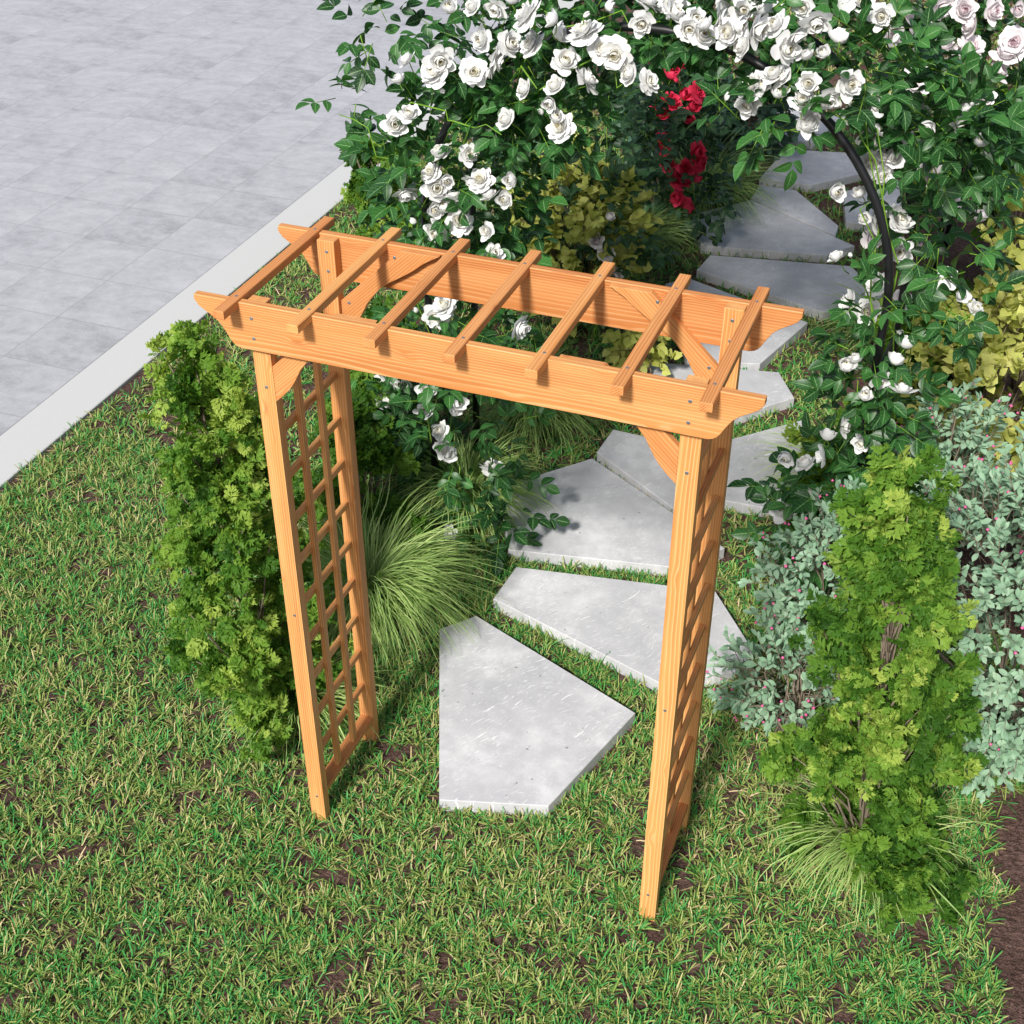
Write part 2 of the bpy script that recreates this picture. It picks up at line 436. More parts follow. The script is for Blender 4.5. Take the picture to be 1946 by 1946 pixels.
# ------------------------------------------------------------------ stepping slabs
SL = {
 'a': ([(-.473, 1.201), (-.582, 1.068), (-.22, .217), (.153, .327), (.309, .884)], 'pale five-sided concrete slab nearest the wooden arbor, with a long straight left edge'),
 'b': ([(-.431, 1.565), (-.446, 1.328), (.361, 1.073), (.615, 1.246), (.66, 1.385), (.421, 1.707)], 'long pale concrete slab just behind the first one, passing behind the right front post'),
 'c': ([(-.382, 2.493), (-.724, 2.102), (-.506, 1.667), (.256, 1.813), (.387, 2.018)], 'big scratched five-sided concrete slab with leaf shadows on its left corner'),
 'd': ([(-.365, 2.779), (-.379, 2.554), (.247, 2.125), (.243, 2.288), (-.13, 2.769)], 'narrow wedge of concrete slab fitted against the big scratched slab by a thin dark joint'),
 'e': ([(.184, 2.871), (.282, 2.371), (.57, 2.386), (.603, 2.696), (.507, 3.201)], 'concrete slab right of the right arbor post, partly covered by white rose leaves'),
 'g': ([(-.359, 3.504), (-.368, 3.385), (-.325, 3.132), (.147, 3.077), (.428, 3.403), (.299, 3.636)], 'shaded six-sided concrete slab seen behind the right end of the front beam'),
 'A': ([(-.44, 4.562), (-.55, 4.44), (-.19, 3.58), (.185, 3.69), (.339, 4.253)], 'concrete slab whose pointed right corner shows below the right end of the rear beam'),
 'B': ([(-.394, 4.922), (-.421, 4.689), (.398, 4.406), (.64, 4.60), (.69, 4.74), (.45, 5.073)], 'long grey concrete slab beyond the rear beam, its right end under white roses'),
 'C': ([(-.345, 5.854), (-.698, 5.442), (-.478, 5.034), (.285, 5.176), (.425, 5.375)], 'large dark grey five-sided slab beside the red roses'),
 'D': ([(-.345, 6.127), (-.35, 5.877), (.285, 5.489), (.28, 5.640), (-.09, 6.127)], 'narrow dark grey wedge slab with a thick front edge, behind the large dark slab'),
 'E': ([(.215, 6.221), (.313, 5.721), (.601, 5.736), (.634, 6.046), (.538, 6.551)], 'grey slab half hidden by white roses inside the curve of the black hoop'),
 'F': ([(-.31, 6.855), (-.37, 6.245), (-.009, 6.252), (.402, 6.722), (.336, 6.989)], 'dark grey many-sided slab in front of the dark leafy shrub, left of the black hoop'),
 'H': ([(-.55, 7.95), (-.60, 7.02), (-.123, 7.06), (-.05, 7.65)], 'farthest dark grey slab, emerging from behind the dark leafy shrub'),
}
for k, (poly, lab) in SL.items():
    a = np.array(poly); area = ((a[:, 0] * np.roll(a[:, 1], -1)) - (np.roll(a[:, 0], -1) * a[:, 1])).sum()
    if area < 0: a = a[::-1]
    c = a.mean(0); mb = MB()
    prism(mb, a, -.02, .056, 'xy', .0025)
    tag(mb.build('stepping_slab', SLABM, loc=(c[0], c[1], 0)), lab, 'paving slab', 'stepping slabs of the garden path', 'thing')
    SL[k] = (a, lab)

# ------------------------------------------------------------------ wooden arbor
L, W, D, wp, zb, t, pd, zt, zp = 1.5525, 1.2597, .4928, .0546, 1.9095, .0245, .0351, 2.05, 2.0462
arbor = thing('garden_arbor', 'orange wooden garden arbor with open rafters and lattice sides, standing on the lawn', 'arbor')
X = W / 2
def screw(parent, c, axis, r=.0052):
    mb = MB(); disc(mb, c, axis, r); return mb.build('screw', SCREW, parent)
for sx in (-1, 1):
    for rear in (0, 1):
        x0, x1 = (-X, -X + wp) if sx < 0 else (X - wp, X)
        y0 = t + .0006 if not rear else D - t - pd - .0006
        p = board('post', x0, x1, y0, y0 + pd, -.03, zp, WOODM, arbor, 2)
        xs = sx * .6005
        for z in ((1.783, .953, .125) if not rear else (2.012, 1.95, .125)):
            screw(p, (xs, y0, z), (0, -1, 0))
prof = [(.7765, 2.05), (.7772, 2.034), (.765, 2.017), (.745, 2.004), (.722, 1.9905), (.706, 1.976), (.694, 1.958), (.6855, 1.943), (.679, 1.931), (.672, 1.921), (.662, 1.9135), (.648, zb)]
for y0 in (0, D - t):
    mb = MB(); full = [(-x, z) for x, z in prof[::1]] + [(x, z) for x, z in prof[::-1]]
    prism(mb, full, y0, y0 + t, 'xz', .0016, gx=(1, 0, 0))
    b = mb.build('beam', WOODM, arbor)
    if y0 == 0:
        for x in (-.605, .598):
            for z in (2.008, 1.947): screw(b, (x, 0, z), (0, -1, 0))
for i in range(7):
    xa = -.6726 + .218 * i
    r_ = board('rafter', xa, xa + .0329, -.0753, D + .0753, zt - .0175, zt + .0072, WOODM, arbor, 1)
    for y in (.018, D - .018): screw(r_, (xa + .0165 + rng.uniform(-.002, .002), y, zt + .0072), (0, 0, 1), .0045)
bp = [(-.575, 1.74), (-.548, 1.766), (-.526, 1.791), (-.511, 1.813), (-.500, 1.834), (-.487, 1.859), (-.470, 1.881), (-.445, 1.911), (-.408, 1.940), (-.370, 1.964), (-.333, 1.989), (-.298, 2.018), (-.252, 2.046), (-.371, 2.046), (-.575, 1.852)]
for sx in (-1, 1):
    for rear in (0, 1):
        poly = [(x * -sx, z) for x, z in bp]
        if sx > 0: poly = poly[::-1]
        y0 = t + .0012 if not rear else D - t - .0212
        mb = MB(); prism(mb, poly, y0, y0 + .020, 'xz', .0014, gx=(1 * -sx * .72, 0, .69))
        b = mb.build('brace', WOODM, arbor)
        if rear:
            for x, z in ((-.39, 2.022), (-.548, 1.85)): screw(b, (x * -sx, y0, z), (0, -1, 0))
ya, yb = t + .0006 + pd, D - t - pd - .0006
for sx in (-1, 1):
    xo, xi = sx * (X - .003), sx * (X - wp + .003)
    pan = board('lattice_panel', min(xo, xi), max(xo, xi), ya + .0004, yb - .0004, .118, .1405, WOODM, arbor, 1)
    board('top_rail', min(xo, xi), max(xo, xi), ya + .0004, yb - .0004, 1.7895, 1.8095, WOODM, pan, 1)
    g0, g1 = sorted((sx * (X - .029), sx * (X - .045)))
    for y in (.178, .302): board('slat', g0, g1, y - .0115, y + .0115, .1408, 1.7892, WOODM, pan, 2, .001)
    r0, r1 = sorted((sx * (X - .012), sx * (X - .0286)))
    for k in range(9): board('rung', r0, r1, ya + .0005, yb - .0005, .292 + .1635 * k - .011, .292 + .1635 * k + .011, WOODM, pan, 1, .001)

# ------------------------------------------------------------------ black metal rose arches
def arch(dx, dy, label):
    a = thing('rose_arch', label, 'metal arch', (dx, dy, 0))
    P1 = np.array([-.985, 1.97, 0]); P2 = np.array([.900, 1.858, 0]); d = (P2 - P1) / 2; c = (P1 + P2) / 2
    per = norm(np.array([-d[1], d[0], 0])) * .45
    th = np.linspace(0, np.pi, 40)
    pts = c - d * np.cos(th)[:, None] + np.array([0, 0, 1]) * (1.4 + .9 * np.sin(th))[:, None]
    pts = np.concatenate([[P1 - [0, 0, .05], P1 + [0, 0, .7]], pts, [P2 + [0, 0, .7], P2 - [0, 0, .05]]])
    for k in (0, 1):
        mb = MB(); tube(mb, pts + per * k, .0165, 10); o = mb.build('hoop', TUBE, a, True)
    for s, z in ((0, .55), (0, 1.1), (1, .55), (1, 1.1)):
        q = (P1, P2)[s] + np.array([0, 0, z]); mb = MB(); tube(mb, [q, q + per], .006, 8); mb.build('crossbar', TUBE, a, True)
    return a
arch(0, 0, 'black tubular metal arch overgrown with white roses, behind the wooden arbor')
arch(.03, 3.36, 'black tubular metal arch farther along the path, its left leg rising among red roses')

# ------------------------------------------------------------------ leaf, petal and blade templates
def grid_tpl(fn, nu, nv):
    u = np.linspace(-1, 1, nu); v = np.linspace(0, 1, nv)
    U, Vv = np.meshgrid(u, v); P = fn(U, Vv)
    V = np.stack(P, -1).reshape(-1, 3)
    i = np.arange(nv - 1)[:, None] * nu; j = np.arange(nu - 1)[None]
    F = np.stack([i + j, i + j + 1, i + nu + j + 1, i + nu + j], -1).reshape(-1, 4)
    return V, F, np.stack([U.ravel(), Vv.ravel(), np.zeros(U.size)], -1)
def leaf_tpl(width, fold=.25, droop=.3, nu=3, nv=6, peak=.4, tip=1., wave=0.):
    def fn(u, v):
        prof_ = np.where(v < peak, np.sin(v / peak * np.pi / 2) ** .75, np.cos((v - peak) / (1 - peak) * np.pi / 2) ** tip)
        x = u * width * .5 * np.maximum(prof_, .02)
        z = np.abs(u) * fold * width * .5 * prof_ - droop * v * v + wave * np.sin(v * 9 + u * 2) * np.abs(u)
        return x, v * (1 - .12 * droop), z
    return grid_tpl(fn, nu, nv)
ROSE_T = [leaf_tpl(.62, .35, .18, 3, 6, .42, .85), leaf_tpl(.58, .2, .35, 3, 6, .40, .85), leaf_tpl(.66, .5, .05, 3, 6, .44, .8)]
SAGE_T = [leaf_tpl(.50, .35, .1, 3, 5, .62, .6), leaf_tpl(.46, .25, .25, 3, 5, .6, .6)]
LIME_T = [leaf_tpl(.85, .25, .15, 3, 4, .42, 1.3), leaf_tpl(.78, -.2, .3, 3, 4, .38, 1.3), leaf_tpl(.9, .5, .1, 3, 4, .45, 1.2)]
ROUND_T = [leaf_tpl(.75, .2, .15, 3, 5, .55, .55)]

def lobed_tpl(seed):
    """deeply cut leaf: toothed lobes along a midrib, each lobe its own tilt"""
    r = np.random.default_rng(seed); V = []; F = []; LC = []
    def kite(p, a, ln, wd, z):
        d = np.array([math.sin(a), math.cos(a)]); s = np.array([d[1], -d[0]])
        pts = [p, p + d * ln * .5 - s * wd, p + d * ln, p + d * ln * .55 + s * wd]
        zz = [z, z + r.uniform(-.06, .10), z + r.uniform(-.16, .06), z + r.uniform(-.06, .10)]
        k = len(V)
        for q, h in zip(pts, zz): V.append((q[0], q[1], h)); LC.append((0, 0, 0))
        F.append((k, k + 1, k + 2, k + 3))
    mid = [(0, .10, 1.15, .50), (0, .32, .95, .55), (0, .56, .65, .5)]
    for x, y, a, ln in mid:
        for s in (-1, 1):
            a2 = s * a + r.uniform(-.15, .15); l2 = ln * r.uniform(.85, 1.1); z = r.uniform(-.03, .05)
            kite(np.array([0, y]), a2, l2, .13, z)
            d = np.array([math.sin(a2), math.cos(a2)])
            for q, b in ((.45, .65), (.6, -.6)):
                kite(np.array([0, y]) + d * l2 * q, a2 + b, l2 * .48, .075, z + .02)
    kite(np.array([0, .55]), r.uniform(-.1, .1), .48, .14, .03)
    for b in (-.6, .6): kite(np.array([0, .72]), b, .24, .07, .05)
    kite(np.array([0, 0.]), 0, .7, .06, -.02)
    V = np.array(V, float); V[:, 2] -= .22 * V[:, 1] ** 2 + .15 * V[:, 0] ** 2
    return V, np.array(F), np.array(LC, float)
LOBE_T = [lobed_tpl(s) for s in range(5)]

def add_leaves(mb, tpls, pos, fwd, up, size, rnd=None):
    n = len(pos); M = frames(fwd, up) * np.broadcast_to(size, (n,))[:, None, None]
    which = rng.integers(0, len(tpls), n); rnd = rng.random(n) if rnd is None else rnd
    for k, tp in enumerate(tpls):
        s = which == k
        mb.inst(tp, M[s], np.asarray(pos)[s], rnd[s])

def rand_dirs(n): return norm(rng.normal(size=(n, 3)))
def ellip(n, c, r, shell=.45):
    d = rand_dirs(n); rad = (shell + (1 - shell) * rng.random(n)) ** (1 / 1.6)
    return np.asarray(c) + d * rad[:, None] * np.asarray(r), d

def arc(p0, p1, sag=.1, n=7, wob=.02):
    s = np.linspace(0, 1, n)[:, None]; p0 = np.asarray(p0, float); p1 = np.asarray(p1, float)
    p = p0 + (p1 - p0) * s; p[:, 2] += sag * 4 * (s[:, 0] * (1 - s[:, 0]))
    p[1:-1] += rng.normal(size=(n - 2, 3)) * wob
    return p

# ------------------------------------------------------------------ rose blooms
def bloom(kind, seed, m):
    r = np.random.default_rng(seed); mb = MB()
    spec = {'open': [(3, .55, 60, -55, 1.1), (4, .70, 62, -30, 1.05), (5, .85, 66, 0, 1.0), (6, 1.0, 72, 35, 1.0), (7, 1.12, 80, 70, .95), (6, 1.18, 88, 92, .95)],
            'half': [(3, .7, 62, -50, 1.2), (4, .82, 66, -35, 1.2), (5, .95, 70, -12, 1.15), (5, 1.05, 76, 22, 1.05), (5, 1.1, 84, 60, 1.0)],
            'cup': [(3, .8, 66, -52, 1.25), (4, .9, 72, -45, 1.3), (5, 1.0, 76, -32, 1.25), (4, 1.05, 80, -2, 1.1)],
            'bud': [(3, .85, 46, -46, 1.2), (4, .95, 56, -50, 1.4), (4, 1.0, 62, -50, 1.5)]}[kind]
    K = len(spec)
    for k, (n, ln, t0, t1, wd) in enumerate(spec):
        for i in range(n):
            a0 = 2 * np.pi * (i + r.uniform(-.12, .12)) / n + k * 1.1
            nu, nv = 6, 6
            tt0, tt1 = R(t0 + r.uniform(-6, 6)), R(t1 + r.uniform(-14, 14))
            v = np.linspace(0, 1, nv); tilt = tt0 + (tt1 - tt0) * v ** .9
            rho = np.concatenate([[0], np.cumsum(np.sin((tilt[1:] + tilt[:-1]) / 2))]) * ln / (nv - 1) + .035 + .01 * k
            z = np.concatenate([[0], np.cumsum(np.cos((tilt[1:] + tilt[:-1]) / 2))]) * ln / (nv - 1)
            u = np.linspace(-1, 1, nu); U, Vv = np.meshgrid(u, v)
            half = wd * ln * .52 * np.sin(np.clip(v * .86 + .10, 0, 1) * np.pi * .58) ** .8
            rr_ = np.maximum(rho, .05)[:, None]
            ang = np.clip(U * half[:, None] / np.maximum(rr_, .22 + .05 * k), -1.5, 1.5)
            edge = 1 - .13 * U ** 2 * Vv
            ruff = .085 * np.sin(U * 3.3 + r.uniform(0, 6)) * Vv ** 2 * (.4 + k / K)
            rho2 = rr_ * edge + ruff + .03 * np.abs(U) * Vv
            ln2 = r.uniform(.86, 1.16); rho2 = rho2 * (1 + (ln2 - 1) * Vv)
            zz = ln2 * z[:, None] * (1 - .16 * U ** 2 * Vv) + .12 * r.normal() * Vv * U + ruff * .7 - .02 * k
            P = np.stack([rho2 * np.cos(a0 + ang), rho2 * np.sin(a0 + ang), zz], -1).reshape(-1, 3)
            ii = np.arange(nv - 1)[:, None] * nu; jj = np.arange(nu - 1)[None]
            F = np.stack([ii + jj, ii + jj + 1, ii + nu + jj + 1, ii + nu + jj], -1).reshape(-1, 4)
            mb.add(P, F, r.random(), np.stack([U.ravel(), Vv.ravel(), np.full(U.size, k / max(K - 1, 1))], -1))
    o = mb.build('rose_bloom', m, None, True); me = o.data; bpy.data.objects.remove(o); return me
KINDS = [('open', 1), ('open', 2), ('open', 3), ('half', 4), ('half', 5), ('half', 6), ('cup', 7), ('cup', 8), ('bud', 9)]
def bloom_set(m): return [bloom(k, s, m) for k, s in KINDS]
BW, BP, BR = bloom_set(WHITE), bloom_set(PINK), bloom_set(REDP)
def put_blooms(root, pts, meshes, size=.041, face=(.15, -.75, .75)):
    base = np.asarray(root.location)
    for p in pts:
        k = rng.choice(len(meshes), p=[.09, .08, .08, .13, .12, .12, .14, .13, .11])
        o = bpy.data.objects.new('rose_bloom', meshes[k])
        C.objects.link(o); o.parent = root
        d = norm(np.array(face) + rng.normal(size=3) * .75)
        o.rotation_euler = mathutils.Vector(d).to_track_quat('Z', 'Y').to_euler()
        s = size * rng.uniform(.82, 1.18) * (.74 if KINDS[k][0] == 'bud' else 1.05 if KINDS[k][0] == 'cup' else 1.)
        o.scale = (s, s, s); o.location = np.asarray(p) - base

def sprigs(mb, stems, P, out, size=.075, spread=.6, rndshift=0.):
    """five-leaflet rose sprigs at P heading out"""
    n = len(P)
    d = norm(out + np.array([0, -.25, .05]) + rng.normal(size=(n, 3)) * spread)
    up = norm(np.array([0, -.35, 1.]) + rng.normal(size=(n, 3)) * .35)
    fr = frames(d, up); sx_ = fr[:, :, 0]; nrm = fr[:, :, 2]
    ln = size * rng.uniform(.8, 1.2, n); rr = np.clip(rng.beta(2, 2, n) + rndshift, 0, 1)
    for a, s, off, sc in ((0, 0, 1.0, 1.), (.95, 1, .75, .88), (.95, -1, .75, .88), (1.15, 1, .15, .8), (1.15, -1, .15, .8)):
        keep = rng.random(n) < (1. if off > .5 else .62)
        pos = P + d * (ln * off * 1.15)[:, None]
        f = norm(d * math.cos(a) + sx_ * math.sin(a) * s + nrm * rng.uniform(-.25, .15, n)[:, None])
        u = norm(nrm + rng.normal(size=(n, 3)) * .28)
        add_leaves(mb, ROSE_T, pos[keep], f[keep], u[keep], (ln * sc * rng.uniform(.85, 1.1, n))[keep], np.clip(rr + rng.normal(size=n) * .1, 0, 1)[keep])
    for i in range(n):
        if rng.random() < .55:
            tube(stems, [P[i] - d[i] * ln[i] * .5, P[i] + d[i] * ln[i] * .6, P[i] + d[i] * ln[i] * 1.2], [.0022, .0017, .001], 4)

def rose_plant(name, label, cat, base, clumps, pts, meshes, leafm, canes, size=.075, group=None, bsize=.041, sh=0.):
    t_ = thing(name, label, cat, base, group); lm = MB(); sm = MB()
    for c, r_, n in clumps:
        P, d = ellip(n, c, r_, .35); P[:, 2] = np.maximum(P[:, 2], .05)
        sprigs(lm, sm, P, d, size, rndshift=sh)
    for a, b, sag in canes:
        cm = MB(); tube(cm, arc(a, b, sag, 9, .025), np.linspace(.0042, .0022, 9), 5); cm.build('cane', STEMG, t_, True, base)
    for p in pts:
        p = np.asarray(p); tube(sm, arc(p + np.array([rng.uniform(-.06, .06), .1, -.10]), p, .0, 4, .008), .0022, 4)
    lm.build('foliage', leafm, t_, True, base); sm.build('stems', STEMG, t_, True, base)
    put_blooms(t_, pts, meshes, bsize); return t_

# ------------------------------------------------------------------ the roses
WHITE_LEFT = [(-0.68, 1.58, 2.39), (-0.61, 1.62, 2.39), (-0.54, 1.66, 2.39), (-0.51, 1.72, 2.39), (-0.41, 1.61, 2.39), (-0.3, 1.59, 2.39), (-0.23, 1.66, 2.39), (-0.34, 1.68, 2.32), (-0.6, 1.68, 2.27), (-0.51, 1.68, 2.26), (-0.42, 1.68, 2.27), (-0.23, 1.68, 2.33), (-0.03, 1.67, 2.39), (-0.2, 1.81, 2.39), (-0.07, 1.88, 2.39), (-0.89, 1.68, 2.16), (-0.77, 1.68, 2.18), (-0.93, 1.68, 2.08), (-0.76, 1.68, 2.14), (-0.79, 1.68, 2.13), (-0.64, 1.68, 2.15), (-0.56, 1.68, 2.2), (-0.42, 1.68, 2.31), (-0.77, 1.68, 2.07), (-0.44, 1.68, 2.11), (-0.33, 1.68, 2.13), (-0.35, 1.68, 2.08), (-0.38, 1.68, 2.04), (-0.33, 1.68, 2.02), (-0.31, 1.68, 1.99), (-0.51, 1.68, 1.99), (-0.96, 1.68, 1.92), (-0.9, 1.68, 1.96), (-0.77, 1.68, 1.83), (-0.67, 1.68, 1.84), (-0.82, 1.68, 1.75), (-0.76, 1.68, 1.73), (-0.65, 1.68, 1.75), (-0.62, 1.68, 1.75), (-0.93, 1.68, 1.66), (-0.8, 1.68, 1.69), (-0.73, 1.68, 1.66), (-0.58, 1.68, 1.69), (-0.52, 1.68, 1.69), (-0.81, 1.68, 1.6), (-0.76, 1.68, 1.61), (-0.71, 1.68, 1.57), (-0.8, 1.68, 1.52), (-0.89, 1.68, 1.54), (-0.59, 1.68, 1.55), (-0.17, 1.68, 2.28), (-0.12, 1.68, 2.27), (-0.06, 1.68, 2.21), (-0.0, 1.68, 2.19), (-0.3, 1.68, 2.22), (-0.22, 1.68, 2.17), (-0.57, 1.68, 1.46), (-0.9, 1.68, 1.16), (-0.78, 1.68, 1.2), (-0.82, 1.68, 1.15), (-0.47, 1.68, 1.16), (-0.57, 1.68, 1.21), (-0.49, 1.68, 1.77), (-1.18, 1.78, 0.59), (-1.12, 1.78, 0.62), (-0.92, 1.78, 0.73), (-0.79, 1.78, 0.69), (-0.8, 1.78, 0.64), (-0.86, 1.78, 0.53), (-0.85, 1.78, 0.45), (-0.83, 1.78, 0.41), (-0.81, 1.78, 0.0), (-0.75, 1.78, -0.06), (-0.6, 1.78, 0.34), (-0.62, 1.78, 0.39), (-1.12, 1.78, 0.75), (-1.05, 1.78, 0.75), (-0.94, 1.78, 0.61)]
WHITE_RIGHT = [(0.04, 1.74, 2.39), (0.03, 1.9, 2.39), (0.04, 1.9, 2.39), (0.05, 1.77, 2.39), (0.11, 1.74, 2.36), (0.19, 1.68, 2.39), (0.25, 1.74, 2.36), (0.25, 1.91, 2.39), (0.2, 1.94, 2.39), (0.12, 1.95, 2.39), (0.31, 1.74, 2.33), (0.24, 1.74, 2.34), (0.16, 1.74, 2.34), (0.34, 1.94, 2.39), (0.44, 2.03, 2.39), (0.51, 1.89, 2.39), (0.56, 2.12, 2.39), (0.62, 2.14, 2.39), (0.7, 2.02, 2.39), (0.47, 1.72, 2.39), (0.44, 1.74, 2.33), (0.52, 1.74, 2.31), (0.57, 1.74, 2.33), (0.62, 1.69, 2.39), (0.35, 1.74, 2.2), (0.38, 1.74, 2.2), (0.42, 1.74, 2.24), (0.45, 1.74, 2.24), (0.26, 1.74, 2.14), (0.34, 1.74, 2.14), (0.43, 1.74, 2.18), (0.53, 1.74, 2.23), (0.6, 1.74, 2.19), (0.66, 1.74, 2.24), (0.52, 1.74, 2.16), (0.66, 2.04, 2.04), (0.74, 2.04, 2.08), (0.75, 2.04, 2.09), (0.54, 1.74, 2.1), (0.56, 1.74, 2.08), (0.73, 2.04, 1.96), (0.81, 2.04, 1.92), (0.79, 2.04, 1.9), (0.86, 2.04, 1.96), (0.83, 2.04, 1.91), (0.79, 2.04, 1.84), (0.74, 2.04, 1.87), (0.63, 2.04, 1.75), (0.73, 2.04, 1.75), (0.75, 2.04, 1.66), (0.79, 2.04, 1.67), (0.87, 2.04, 1.68), (0.89, 2.04, 1.65), (0.9, 2.04, 1.56), (0.72, 2.04, 1.52), (0.68, 2.04, 1.49), (0.84, 2.04, 1.41), (0.87, 2.04, 1.42), (0.81, 2.04, 1.36), (0.75, 2.04, 1.31), (0.82, 2.04, 1.29), (1.07, 2.04, 1.47), (1.14, 2.04, 1.42), (1.2, 2.04, 1.37), (0.96, 2.04, 1.23), (0.91, 2.04, 2.04), (1.02, 2.04, 2.04), (1.01, 2.04, 2.1), (1.1, 2.04, 1.99), (0.78, 1.74, 2.39), (0.12, 1.77, 2.39), (0.34, 1.72, 2.39), (0.4, 1.78, 2.39), (0.0, 1.91, 2.39), (0.3, 2.02, 2.39), (0.2, 1.8, 2.39), (0.27, 1.74, 2.39), (0.84, 1.68, 1.27), (0.81, 1.68, 1.24), (0.97, 1.68, 1.29), (0.97, 1.68, 1.42), (1.0, 1.68, 1.36), (0.93, 1.68, 1.21), (1.02, 1.68, 1.18), (0.89, 1.68, 1.13), (0.83, 1.68, 0.99), (0.78, 1.68, 0.92), (0.78, 1.68, 0.85), (0.64, 1.68, 0.82), (0.72, 1.68, 0.79), (0.91, 1.68, 0.94), (0.66, 1.66, 0.56), (0.75, 1.66, 0.65)]
PINK_RIGHT = [(0.65, 3.14, 2.07), (0.69, 3.14, 2.1), (0.77, 3.14, 2.03), (0.77, 3.14, 1.97), (0.89, 3.14, 1.9), (0.92, 3.14, 1.86), (0.82, 3.14, 2.14), (0.96, 3.14, 2.08), (0.97, 3.14, 1.99), (1.13, 3.14, 2.03), (1.09, 3.14, 1.9), (1.06, 3.14, 1.79), (1.01, 3.14, 1.33), (1.1, 3.14, 1.29), (1.15, 3.14, 1.26), (0.91, 3.14, 2.13), (1.02, 3.14, 2.14), (0.86, 3.14, 1.98), (0.81, 3.14, 2.04), (0.91, 3.14, 1.95), (1.11, 3.14, 1.97), (0.78, 3.14, 1.84), (1.12, 3.14, 2.15), (0.66, 3.14, 2.0), (0.93, 2.4, 1.75), (0.91, 2.4, 1.7), (0.76, 2.4, 1.42), (0.92, 2.4, 1.19), (0.8, 2.4, 1.71), (0.96, 2.4, 1.42)]
PINK_LEFT = [(-0.67, 3.55, 0.62), (-0.72, 3.55, 0.68), (-0.6, 3.55, 0.51), (-0.8, 3.55, 0.72), (-0.67, 3.55, 0.82)]
RED = [(-0.88, 5.0, 1.22), (-0.73, 5.0, 1.17), (-0.74, 5.0, 1.09), (-0.7, 5.0, 1.08), (-0.58, 5.0, 1.03), (-0.66, 5.0, 1.0), (-0.79, 5.0, 0.93), (-0.73, 5.0, 0.94), (-0.78, 5.0, 0.87), (-0.6, 5.0, 0.94), (-0.63, 5.0, 0.89), (-0.62, 5.0, 0.85), (-0.71, 5.0, 0.77), (-0.78, 5.0, 0.71), (-0.74, 5.0, 0.68), (-0.73, 5.0, 0.62), (-0.72, 5.0, 0.57), (-0.56, 5.0, 0.66), (-0.61, 5.0, 0.56), (-0.57, 5.0, 0.6), (-0.54, 5.0, 0.6), (-0.53, 5.0, 0.54), (-0.58, 5.0, 0.48), (-0.54, 5.0, 0.48), (-0.52, 5.0, 1.24), (-0.65, 5.0, 0.48), (-0.65, 5.0, 0.35), (-0.6, 5.0, 0.33), (-0.64, 5.0, 0.37)]

for lst in (WHITE_LEFT, WHITE_RIGHT):
    for i, p in enumerate(lst):
        if p[2] < .12: lst[i] = (p[0], p[1] - .2, .14)
WL = rose_plant('climbing_rose', 'white climbing rose wrapping the left leg and left half of the black arch', 'climbing rose', (-.97, 2.0, 0),
    [((-.82, 1.88, .45), (.40, .32, .40), 87), ((-.80, 1.9, 1.0), (.36, .30, .36), 105), ((-.82, 1.95, 1.62), (.40, .33, .40), 210),
     ((-.66, 2.1, 2.08), (.36, .36, .24), 140), ((-.25, 2.14, 2.27), (.38, .34, .13), 112), ((-.47, 1.85, 1.95), (.2, .18, .16), 40), ((-.1, 2.95, 2.36), (.85, .55, .12), 430),  # last clump: unseen overhead leaves, added to shade the far slabs
     ((-.62, 1.75, .22), (.22, .22, .18), 22), ((-1.27, 1.9, 1.9), (.09, .08, .09), 4), ((-1.13, 1.9, 2.18), (.14, .1, .12), 13), ((-1.2, 1.85, .62), (.16, .12, .16), 14)],
    WHITE_LEFT, BW, ROSEL,
    [((-.97, 2.0, 0), (-1.0, 1.9, 1.4), .0), ((-.97, 2.0, 0), (-.9, 2.2, 1.7), .1), ((-1.0, 1.9, 1.3), (-.6, 1.85, 2.2), .12), ((-.9, 2.2, 1.6), (-.1, 2.2, 2.36), .2),
     ((-.7, 1.8, 2.05), (.0, 1.8, 2.36), .08), ((-.9, 1.8, 1.5), (-1.28, 1.85, 1.86), .04), ((-1.0, 1.8, 1.9), (-.55, 1.72, 1.92), .05), ((-.5, 1.75, 2.1), (-.05, 1.7, 2.2), .05)])
WR = rose_plant('climbing_rose', 'white climbing rose wrapping the right leg and right half of the black arch', 'climbing rose', (.97, 1.95, 0),
    [((.80, 1.80, .45), (.24, .24, .36), 77), ((.92, 1.86, .95), (.20, .2, .3), 48), ((1.05, 2.08, 1.62), (.20, .22, .22), 28), ((.86, 1.76, 1.38), (.14, .10, .36), 31),
     ((1.0, 2.1, 1.98), (.24, .32, .22), 80), ((.62, 2.12, 2.22), (.36, .34, .14), 105), ((.2, 2.14, 2.32), (.3, .32, .10), 63), ((.42, 1.74, 2.12), (.2, .08, .12), 22), ((1.16, 1.78, 1.52), (.12, .1, .14), 13)],
    WHITE_RIGHT, BW, ROSEL,
    [((.97, 1.95, 0), (1.0, 1.85, 1.4), .0), ((.97, 1.95, 0), (.95, 2.25, 1.8), .1), ((1.0, 1.9, 1.2), (.6, 1.8, 2.2), .12), ((.95, 2.2, 1.7), (.1, 2.2, 2.36), .2), ((.95, 1.85, 1.3), (1.2, 1.75, 1.5), .05),
     ((.9, 1.88, 1.1), (.72, 1.86, 2.1), .02), ((.9, 1.88, 1.0), (.76, 1.9, 2.05), .03)])
